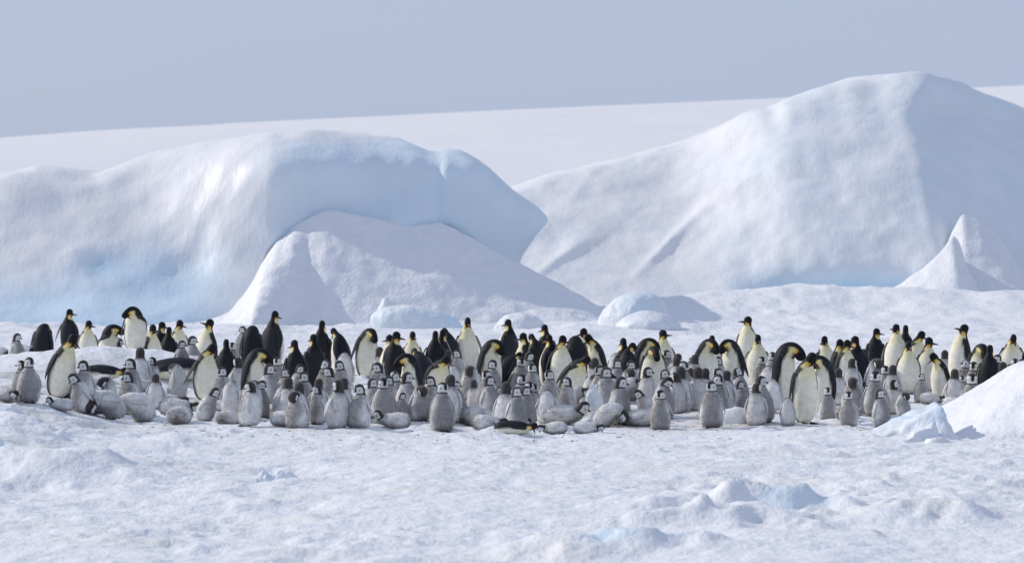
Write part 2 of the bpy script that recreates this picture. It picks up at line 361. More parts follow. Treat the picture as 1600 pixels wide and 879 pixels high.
fn, lo, hi = apron([(1430, 462), (1465, 425), (1488, 365), (1505, 332), (1530, 340), (1560, 368), (1590, 415), (1640, 465), (1700, 490)], 122.0, 3.2, 2); chunk('snow_drift', fn, lo, hi, (.06, .07, .05), 'snow', snowc, label='tall curved snow apron leaning on the shaded berg at the frame edge', category='snow drift')
# blocks of ice
def block(name, label, px, py_top, py_base, w_px, Yd, kind='ice', seed=0, tint=.45, power=2.6, tilt=.0, depth=1.0, skew=0.0, group=None, rough=.12):
    s = F_PX/Yd; X0 = (px-800)/s; w = w_px/s/2; h = (py_base-py_top)/s
    zb = float(terrain(X0, Yd)); dp = w*depth
    def fn(X, Y, Z):
        q = (Z-zb+.12)/(h+.12)
        x = (X-X0-skew*w*q)/w; y = (Y-Yd)/dp; zz = (Z-zb-tilt*h*x*.5)/h
        wx = x+.22*fbm(X*.8/w+seed, Y*.8/w, Z*.6/w, o=2)
        r = (np.abs(wx)**power + np.abs(y)**power + np.abs(np.clip(zz, -.6, 9))**power)**(1/power)-1
        return (r + rough*1.1*fbm(X*1.3/w+seed, Y*1.3/w, Z*1.1/w+seed, o=4, g=.5))*min(w, h)
    def colf(V):
        f = np.clip(tint*(.5+.55*fbm(V[:, 0]*.9/w+seed, V[:, 1]*.9/w, V[:, 2]*.9/w, o=2)), 0, 1)
        return mixc(np.tile(SNOW, (len(V), 1)), ICE, f)
    st_ = w/26
    o = chunk(name, fn, (X0-1.6*w, Yd-1.6*dp, zb-.2), (X0+1.7*w+abs(skew)*w, Yd+1.6*dp, zb+h*1.5), (st_, st_*max(1, depth), min(st_, h/14)), kind, colf, label=label, category='snow bank' if kind == 'snow' else 'ice block')
    if group: o['group'] = group
block('ice_block', 'long pale blue ice slab lying before the shadowed drift', 652, 472, 508, 150, 97.5, seed=1, tint=.6, tilt=-.6, depth=.6, power=2.2, rough=.06)
block('ice_block', 'small upright ice piece behind the long pale slab', 603, 452, 500, 50, 99.0, seed=2, tint=.15, depth=.7, power=1.7, rough=.06)
block('ice_block', 'blue ice lump at the tip of the shaded snow tongue', 992, 460, 506, 115, 97, seed=3, tint=.6, depth=.8, power=2.0, skew=.05, rough=.06)
block('ice_block', 'low snowy ice rubble in front of the blue lump', 1010, 494, 518, 110, 95, seed=4, tint=.15, depth=.8, power=1.7, rough=.08)
block('ice_block', 'low pale ice mound between the slab and the snow tongue', 815, 494, 520, 85, 96, seed=14, tint=.15, depth=.8, power=1.8, rough=.06)
block('ice_block', 'upright shard of pale ice standing among the chicks', 928, 606, 664, 30, 59.0, seed=7, tint=.25, depth=.8, power=1.6, rough=.08)
block('ice_block', 'small round snow lump between two front chicks', 1147, 643, 666, 44, 58.6, seed=8, tint=.03, depth=.8, power=2, rough=.06)
block('ice_block', 'small blue ice piece cut by the frame edge', -4, 708, 736, 26, 50.5, seed=11, tint=.7, depth=.8, power=2)
block('ice_block', 'thin tilted ice plate in the foreground snow', 438, 727, 752, 60, 48.2, seed=12, tint=.4, depth=.5, power=1.6, rough=.25)
def wedge(px0, px1, py0, py1, Yf, dep, seed, label, tint):
    s_ = F_PX/Yf; xl, xr = (px0-800)/s_, (px1-800)/s_; z0, z1 = CAM_H-(py0-HOR)/s_, CAM_H-(py1-HOR)/s_
    def fn(X, Y, Z):
        n = .07*fbm(X*1.7+seed, Y*1.7, Z*1.7, o=2) + .035*fbm(X*5+seed, Y*5, Z*5, o=3)
        tp = Z-(z0+(z1-z0)*np.clip((X-xl)/(xr-xl), -.3, 1.2)**1.0)*(1-.12*np.clip((Y-Yf-dep*.5)/dep, -1, 1)**2)
        d = smax(tp, X-xr+.45*Z, .05); d = smax(d, Yf+.75*np.clip(Z, 0, 2)+.18*np.sin(X*4+seed)-Y, .05); d = smax(d, Y-Yf-dep, .1); d = smax(d, xl-X, .05)
        return (d+n)*.7
    def colf(V):
        f = np.clip(tint*(.5+.7*fbm(V[:, 0]*1.5+seed, V[:, 1]*1.5, V[:, 2]*2.5, o=2)), 0, 1)
        return mixc(np.tile(SNOW, (len(V), 1)), ICE, f)
    chunk('ice_block', fn, (xl-.3, Yf-.4, -.25), (xr+.4, Yf+dep+.4, max(z0, z1)+.3), (.03, .035, .025), 'ice', colf, label=label, category='ice block')
wedge(1345, 1500, 692, 624, 54.6, 1.3, 5, 'tilted wedge of bluish ice against the big smooth snow bank', .5)
wedge(1385, 1478, 704, 658, 53.9, .6, 9, 'smaller ice slab leaning at the foot of the tilted wedge', .4)
# big smooth snow bank at the right edge
def bank(X, Y, Z):
    s = F_PX/57.2
    zt = np.interp(X*s+800, [1430, 1462, 1500, 1523, 1560, 1600, 1680, 1800], [-.2, -.04, .22, .40, .68, .96, 1.3, 1.4])
    yy = np.clip(1-((Y-57.6)/3.3)**2, -.5, 1)
    h = zt*np.where(yy > 0, np.sqrt(np.maximum(yy, 0)), yy) + .05*fbm(X*.9, Y*.7, o=3)
    h = h - .10*gauss(X, Y, 7.6, 55.1, .5, .3) + .02*fbm(X*5, Y*4, o=2)
    return (Z-h)*.6
chunk('snow_bank', bank, (5.8, 53.6, -.25), (10.5, 61.2, 1.7), (.05, .06, .04), 'snow', snowc, label='big smooth snow bank hiding birds at the frame edge', category='snow bank')

# ------------------------------------------------------------------ penguins
AD = dict(u=[0, .007, .03, .10, .22, .36, .50, .62, .72, .79, .84, .89, .935, .97, .99, 1],
          w=[.002, .06, .115, .158, .182, .190, .184, .164, .130, .086, .061, .056, .055, .047, .030, .003],
          t=[.002, .055, .105, .150, .176, .186, .176, .154, .122, .088, .070, .074, .076, .060, .034, .003])
CH = dict(u=[0, .007, .03, .10, .20, .32, .45, .56, .66, .73, .79, .85, .91, .955, .985, 1],
          w=[.002, .10, .178, .226, .248, .250, .234, .202, .160, .118, .102, .110, .106, .083, .047, .004],
          t=[.002, .095, .172, .218, .240, .242, .226, .194, .156, .120, .108, .120, .118, .096, .056, .004])
PU = [0, .3, .55, .68, .78, .88, 1]
POSE = {  # cumulative pitch along the spine, twist start/end, neck stretch
    'up':    ([-2, -3, -4, 0, 5, 3, 0], 1.0),
    'tall':  ([-1, -2, -2, 0, 2, 0, -6], 1.12),
    'look':  ([-2, -4, -6, -8, -14, -24, -28], 1.05),
    'nod':   ([0, 2, 6, 16, 32, 38, 34], 1.05),
    'bow':   ([-6, -5, 0, 26, 92, 150, 160], 1.40),
    'preen': ([-4, -4, 2, 35, 95, 140, 150], 1.35),
    'stoop': ([16, 24, 32, 46, 60, 54, 42], 1.0),
    'lean':  ([10, 16, 22, 30, 36, 26, 16], 1.1),
    'hunch': ([14, 34, 62, 88, 88, 60, 40], 1.0),
    'low':   ([14, 44, 85, 118, 138, 140, 130], 1.0),
    'prone': ([86, 87, 86, 74, 44, 18, 8], 1.0),
    'flat':  ([87, 89, 91, 92, 82, 58, 42], 1.0),
}
NR, NA = 46, 28
_uu = np.concatenate([np.array([0, .007]), np.linspace(.02, .12, 6)[:-1], np.linspace(.12, .66, 15)[:-1], np.linspace(.66, .97, 21)[:-1], np.array([.97, .98, .988, .995, 1.0])])
TH = np.arange(NA)*2*math.pi/NA
def rot(v, k, a): return v*math.cos(a) + np.cross(k, v)*math.sin(a) + k*np.dot(k, v)*(1-math.cos(a))
def spine(kind, pose, twist, plump, jit):
    K = AD if kind == 'a' else CH
    ph, stretch = POSE[pose]
    if kind == 'c': stretch = 1+(stretch-1)*.35
    phi = np.radians(np.interp(_uu, PU, ph)) + np.interp(_uu, [0, .5, .72, .9, 1], [jit[0]*.03, jit[0]*.12, jit[0]*.10+jit[1]*.08, jit[1]*.20, jit[1]*.24])
    k = np.hanning(7)[1:-1]; k /= k.sum(); phi = np.convolve(np.pad(phi, 2, mode='edge'), k, 'valid')
    pre = pose in ('preen',)
    tw = math.radians(twist)*(sst(.52, .68, _uu) if pre else sst(.66, .86, _uu))
    w = np.interp(_uu, K['u'], K['w'])*(1+(plump-1)*sst(.75, .5, _uu)); tt = np.interp(_uu, K['u'], K['t'])*(1+(plump-1)*sst(.75, .5, _uu))
    kk = np.hanning(5)[1:-1]; kk /= kk.sum(); w[2:-3] = np.convolve(w, kk, 'same')[2:-3]; tt[2:-3] = np.convolve(tt, kk, 'same')[2:-3]
    if pose in ('prone', 'flat'): tt = tt*np.interp(_uu, [0, .15, .6, .75], [.72, .86, .90, 1]); w = w*np.interp(_uu, [0, .6, .75], [1.08, 1.08, 1])
    P = np.zeros((len(_uu), 3)); T = np.array([0., 0, 1]); Fv = np.array([0., -1, 0]); 
    Ts, Fs, Ss = [], [], []
    pos = np.zeros(3); lastp = 0; lastt = 0
    for i in range(len(_uu)):
        if i:
            dl = _uu[i]-_uu[i-1]
            if .58 < _uu[i] < .86: dl *= stretch
            pos = pos + T*dl
        Fv = rot(Fv, T, tw[i]-lastt); lastt = tw[i]
        S = np.cross(T, Fv); dp = phi[i]-lastp; lastp = phi[i]
        T2 = T*math.cos(dp)+Fv*math.sin(dp); Fv = Fv*math.cos(dp)-T*math.sin(dp); T = T2/np.linalg.norm(T2); Fv = Fv/np.linalg.norm(Fv)
        P[i] = pos; Ts.append(T); Fs.append(Fv); Ss.append(np.cross(T, Fv))
    return P, np.array(Ts), np.array(Fs), np.array(Ss), w, tt
def colours(kind, U, TH_, seed):
    a = np.abs(np.degrees((TH_+math.pi) % (2*math.pi)-math.pi))       # 0 = front, 180 = back
    r = np.random.default_rng(seed)
    if kind == 'a':
        back = np.array([.019, .020, .024])*r.uniform(.8, 1.4); white = np.array([.86, .82, .68]); yel = np.array([.84, .74, .36]); ora = np.array([.82, .50, .08]); blk = np.array([.012, .012, .014])
        edge = np.interp(U, [0, .1, .4, .6, .72, .78], [70, 86, 92, 84, 74, 80])
        f = sst(-6, 6, a-edge)
        c_ = white*(1-f[..., None]) + back*f[..., None]
        y = sst(.50, .77, U)*(1-sst(60, 95, a))*.62; c_ = c_*(1-y[..., None]) + yel*y[..., None]*.95
        patch = sst(.755, .785, U)*(1-sst(.845, .875, U))*sst(46, 60, a)*(1-sst(104, 118, a))
        pc = ora*(sst(.78, .85, U)[..., None]) + yel*(1-sst(.78, .85, U)[..., None])
        head = sst(.785, .805, U + .03*sst(60, 20, a)*-1 + .10*sst(110, 130, a))
        c_ = c_*(1-head[..., None]) + blk*head[..., None]
        bd = sst(.60, .66, U)*(1-sst(.74, .78, U))*np.exp(-((a-edge-2)/9)**2); c_ = c_*(1-bd[..., None]) + blk*bd[..., None]
        c_ = c_*(1-patch[..., None]) + pc*patch[..., None]
    else:
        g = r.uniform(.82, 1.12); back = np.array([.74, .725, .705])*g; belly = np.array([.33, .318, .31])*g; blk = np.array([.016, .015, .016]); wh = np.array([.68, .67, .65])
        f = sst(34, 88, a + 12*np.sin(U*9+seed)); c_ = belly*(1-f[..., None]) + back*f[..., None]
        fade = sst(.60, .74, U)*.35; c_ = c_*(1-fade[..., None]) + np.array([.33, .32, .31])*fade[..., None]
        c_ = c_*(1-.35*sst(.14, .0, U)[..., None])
        dd = np.clip(fbm(U*7+seed, TH_*1.4+seed*.7, o=3)-.1, 0, 1)*.40*r.uniform(.1, 1); c_ = c_*(1-dd[..., None]) + np.array([.25, .225, .19])*dd[..., None]
        head = sst(.755, .775, U + .03*sst(60, 110, a)); bk = blk + np.array([.045, .038, .034])*sst(95, 150, a)[..., None]; c_ = c_*(1-head[..., None]) + bk*head[..., None]
        mask = sst(.785, .805, U)*(1-sst(.915, .935, U - .02*np.cos(np.radians((a-55)*2))))*(1-sst(88, 100, a))*np.clip(1-sst(.84, .865, U)*(1-sst(18, 28, a)), 0, 1)
        c_ = c_*(1-mask[..., None]) + wh*mask[..., None]
    return c_
def unit_mesh(name, verts, faces): return make_mesh(name, np.array(verts), faces)
def beak_mesh(L, r, droop):
    V, Fc = [], []; n = 8; ks = [0, .25, .5, .75, .92, 1]
    for i, k in enumerate(ks):
        rr = r*(1-k)**.75+.0008
        for j in range(n):
            an = 2*math.pi*j/n; V.append((rr*.8*math.sin(an), -L*k, rr*math.cos(an)-droop*L*k*k))
    for i in range(len(ks)-1):
        for j in range(n): Fc.append((i*n+j, i*n+(j+1) % n, (i+1)*n+(j+1) % n, (i+1)*n+j))
    return unit_mesh('bill', V, Fc)
BEAK = {'a': beak_mesh(.128, .024, .20), 'c': beak_mesh(.078, .026, .12)}
BEAK['a'].materials.append(M['bill']); BEAK['c'].materials.append(M['bill'])
def stripe_mesh():
    V, Fc = [], []
    for k in (0.05, .3, .6, .85):
        for sx in (-1, 1): 
            for dz in (-.0045, .0015): V.append((sx*(.0196*(1-k)**.75+.0012), -.128*k, dz*(1-k*.6)-.006*(1-k)-.20*.128*k*k))
    for i in range(3):
        for s_ in (0, 2): b = i*4+s_; Fc.append((b, b+1, b+5, b+4))
    return unit_mesh('bill_stripe', V, Fc)
STRIPE = stripe_mesh(); STRIPE.materials.append(M['bill_stripe'])
def eye_mesh():
    V, Fc = [], []
    for i in range(1, 4):
        for j in range(8): a, b = math.pi*i/4, 2*math.pi*j/8; V.append((math.sin(a)*math.cos(b), math.sin(a)*math.sin(b), math.cos(a)))
    V += [(0, 0, 1), (0, 0, -1)]
    for i in range(2):
        for j in range(8): Fc.append((i*8+j, (i+1)*8+j, (i+1)*8+(j+1) % 8, i*8+(j+1) % 8))
    for j in range(8): Fc.append((24, j, (j+1) % 8)); Fc.append((25, 16+(j+1) % 8, 16+j))
    return unit_mesh('eye', V, Fc)
EYE = eye_mesh(); EYE.materials.append(M['eye'])
def foot_mesh():
    V, Fc = [], []
    for k, a in enumerate((-24, 0, 24)):
        b = len(V); d = (math.sin(math.radians(a)), -math.cos(math.radians(a)))
        for q, wd, h in ((-.02, .024, .034), (.05, .020, .028), (.095, .014, .016), (.118, .004, .004)):
            for sx in (-1, 1): V.append((d[0]*q-d[1]*wd*sx*.8, d[1]*q+d[0]*wd*sx*.8, 0.0)); 
            V.append((d[0]*q, d[1]*q, h))
        for i in range(3):
            o = b+i*3
            Fc += [(o, o+3, o+5, o+2), (o+2, o+5, o+4, o+1), (o+1, o+4, o+3, o)]
    return unit_mesh('foot', V, Fc)
FOOT = foot_mesh(); FOOT.materials.append(M['foot'])
def build_bird(kind, pose, twist, scale, plump, flare, seed):
    """returns dict of local meshes and placements, unit scale applied"""
    r = np.random.default_rng(seed)
    P, T, Fv, S, w, tt = spine(kind, pose, twist+(r.uniform(-14, 14) if pose not in ('prone', 'flat') else 0), plump, r.uniform(-1, 1, 2)*(1 if kind == 'c' else .5)*(.3 if pose in ('prone', 'flat', 'low') else 1))
    cs, sn = np.cos(TH), np.sin(TH)
    fwd = np.interp(_uu, [0, .5, .8, .86, .92, 1], [0, .012, .004, .016, .026, .020])*(1 if kind == 'a' else .8)
    ring = P[:, None, :] + Fv[:, None, :]*(cs[None, :, None]*tt[:, None, None] + fwd[:, None, None]) + S[:, None, :]*(sn[None, :, None]*w[:, None, None])
    V = ring.reshape(-1, 3)
    if kind == 'c':
        nrm = (Fv[:, None, :]*cs[None, :, None] + S[:, None, :]*sn[None, :, None]).reshape(-1, 3)
        d = fbm(V[:, 0]*13+seed, V[:, 1]*13, V[:, 2]*9, o=3)*.010*np.repeat(1-sst(.74, .80, _uu), NA); V = V+nrm*d[:, None]
    i0 = np.arange(len(_uu)-1)[:, None]*NA; j = np.arange(NA)[None, :]
    Fq = np.stack([i0+j, i0+(j+1) % NA, i0+NA+(j+1) % NA, i0+NA+j], -1).reshape(-1, 4)
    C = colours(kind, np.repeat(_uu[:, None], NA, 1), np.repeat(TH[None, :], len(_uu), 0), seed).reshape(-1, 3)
    if kind == 'a' : 
        dirt = np.clip(fbm(V[:, 0]*9+seed, V[:, 1]*9, V[:, 2]*3, o=3)-.15, 0, 1)*.35*np.repeat(sst(.55, .1, _uu), NA); C = mixc(C, np.array([.50, .45, .36]), np.where(C[:, 0] > .3, dirt, 0))
    prone = pose in ('prone', 'flat')
    out = {}
    zoff = -V[:, 2].min() + (0 if prone else .012) - (.012 if prone else 0)
    def surf(u, th, off):
        q = lambda A: np.array([np.interp(u, _uu, A[:, i]) for i in range(3)])
        p_, f_, s_, t_ = q(P), q(Fv), q(S), q(T); ww = np.interp(u, _uu, w); t2 = np.interp(u, _uu, tt); fo = np.interp(u, _uu, fwd)
        nn = f_*math.cos(th)*ww + s_*math.sin(th)*t2; nn /= np.linalg.norm(nn)
        return p_ + f_*(math.cos(th)*t2+fo) + s_*math.sin(th)*ww + nn*off, nn, t_
    # flippers lie along the flank
    fl = []
    u0, u1, wd = (.68, .27, .060) if kind == 'a' else (.63, .28, .060)
    for sd in (1, -1):
        n_ = 9; VV = []; CC = []
        fr = flare*(.8+.4*r.random())
        for i in range(n_):
            k = i/(n_-1); uq = u0+(u1-u0)*k; th = sd*math.radians(np.interp(k, [0, .4, 1], [98, 102, 112]))
            pt, nn, tg = surf(uq, th, .004 + fr*k**1.3*.13 + .010)
            ac = np.cross(tg, nn); ww_ = wd*np.interp(k, [0, .15, .45, .8, 1], [.55, .95, 1.0, .62, .12]); th_ = .013*np.interp(k, [0, .5, 1], [1.3, 1, .5])
            for q in range(10):
                an = 2*math.pi*q/10; VV.append(pt+ac*ww_*math.cos(an)+nn*th_*math.sin(an))
                if kind == 'a': CC.append((.024, .026, .031) if math.sin(an) > -.3 else (.62, .60, .55))
                else: CC.append(np.array([.70, .685, .665])*(1-.25*k) if math.sin(an) > -.3 else (.6, .59, .58))
        FF = [(i*10+q, i*10+(q+1) % 10, (i+1)*10+(q+1) % 10, (i+1)*10+q) for i in range(n_-1) for q in range(10)]
        VV = np.array(VV); VV[:, 2] += zoff
        VV[:, 2] = np.maximum(VV[:, 2], .004)
        fl.append((VV*scale, np.array(FF if sd > 0 else [f[::-1] for f in FF]), np.array(CC)))
    V = V.copy(); V[:, 2] += zoff
    if prone: V[:, 2] = np.maximum(V[:, 2], .0)
    out['V'] = V*scale; out['F'] = Fq; out['C'] = C; out['fl'] = fl
    hp, hn, ht = surf(.872 if kind == 'a' else .855, 0, -.012); q = lambda A: np.array([np.interp(.87, _uu, A[:, i]) for i in range(3)])
    fF, fS, fT = q(Fv), q(S), q(T); fF /= np.linalg.norm(fF); fS = np.cross(fT, fF); fS /= np.linalg.norm(fS); fT = np.cross(fF, fS)
    m3 = Matrix((Vector(-fS), Vector(-fF), Vector(fT))).transposed()     # local -Y is forward
    out['beak'] = Matrix.Translation(Vector((hp+np.array([0, 0, zoff]))*scale)) @ m3.to_4x4() @ Matrix.Scale(scale, 4)
    out['eyes'] = []
    for sd in (1, -1):
        e, nn, _ = surf(.895 if kind == 'a' else .868, sd*math.radians(58), -.010)
        out['eyes'].append(Matrix.Translation(Vector((e+np.array([0, 0, zoff]))*scale)) @ Matrix.Scale((.010 if kind == 'a' else .020)*scale, 4))
    if kind == 'c':
        # short loose tufts of down over the body
        n_ = 1700; qi = r.integers(0, int((_uu < .77).sum())-2, n_); tj = r.integers(0, NA, n_)
        b0 = V[qi*NA+tj]; b1 = V[qi*NA+(tj+1) % NA]; b2 = V[(qi+1)*NA+tj]; k1, k2 = r.random((2, n_, 1)); pt = b0+(b1-b0)*k1+(b2-b0)*k2
        nn = np.cross(b1-b0, b2-b0); nn /= np.linalg.norm(nn, axis=1)[:, None]+1e-9
        ctr = P[qi]+np.array([0, 0, zoff]); sg = np.sign(((pt-ctr)*nn).sum(1))[:, None]; nn *= sg
        dn = -T[qi]*.8+nn*.55+r.normal(0, .25, (n_, 3)); dn /= np.linalg.norm(dn, axis=1)[:, None]
        sdv = np.cross(dn, nn); sdv /= np.linalg.norm(sdv, axis=1)[:, None]+1e-9
        L_ = r.uniform(.03, .065, (n_, 1)); wv = r.uniform(.006, .011, (n_, 1)); 
        tv = np.stack([pt-sdv*wv-nn*.004, pt+sdv*wv-nn*.004, pt+dn*L_], 1).reshape(-1, 3); tv[:, 2] = np.maximum(tv[:, 2], .002)
        cc = np.repeat(C[qi*NA+tj]*r.uniform(.75, 1.3, (n_, 1)), 3, 0)
        out['fur'] = (tv*scale, np.arange(n_*3).reshape(-1, 3), np.clip(cc, 0, .85))
    if kind == 'a':
        # short stiff tail wedge
        pt, nn, tg = surf(.05, math.pi, -.03)
        a_ = np.array([0, 1., 0]) if not prone else -T[0]
        dn = (nn*.75 - tg*.65); dn /= np.linalg.norm(dn); sd_ = S[0]
        tv = []
        for k, wq, hq_ in ((0, .05, .02), (.07, .042, .012), (.13, .016, .004)):
            up = np.cross(dn, sd_)
            for (sx, sz) in ((-1, 0), (0, 1), (1, 0), (0, -1)): tv.append(pt+dn*k+sd_*wq*sx+up*hq_*sz+np.array([0, 0, zoff]))
        tf = [(i*4+q_, i*4+(q_+1) % 4, (i+1)*4+(q_+1) % 4, (i+1)*4+q_) for i in range(2) for q_ in range(4)]+[(8, 9, 10, 11)]
        tv = np.array(tv); tv[:, 2] = np.maximum(tv[:, 2], .003); out['tail'] = (tv*scale, tf, np.tile([.03, .032, .038], (len(tv), 1)))
    out['feet'] = []
    for sd in (1, -1):
        if prone:
            p_, _, _ = surf(.01, 0, 0); out['feet'].append(Matrix.Translation(Vector(((P[0]+np.array([sd*.075, .05, 0]))[0], (P[0]-np.array([0, .03, 0]))[1], .003))*scale) @ Matrix.Rotation(math.pi, 4, 'Z') @ Matrix.Scale(scale*.7, 4))
        else: out['feet'].append(Matrix.Translation(Vector((sd*.072, -.070 if kind == 'a' else -.10, .001))*scale) @ Matrix.Rotation(sd*.2, 4, 'Z') @ Matrix.Scale(scale*(.95 if kind == 'a' else 1.1), 4))
    out['top'] = V[:, 2].max()*scale
    return out

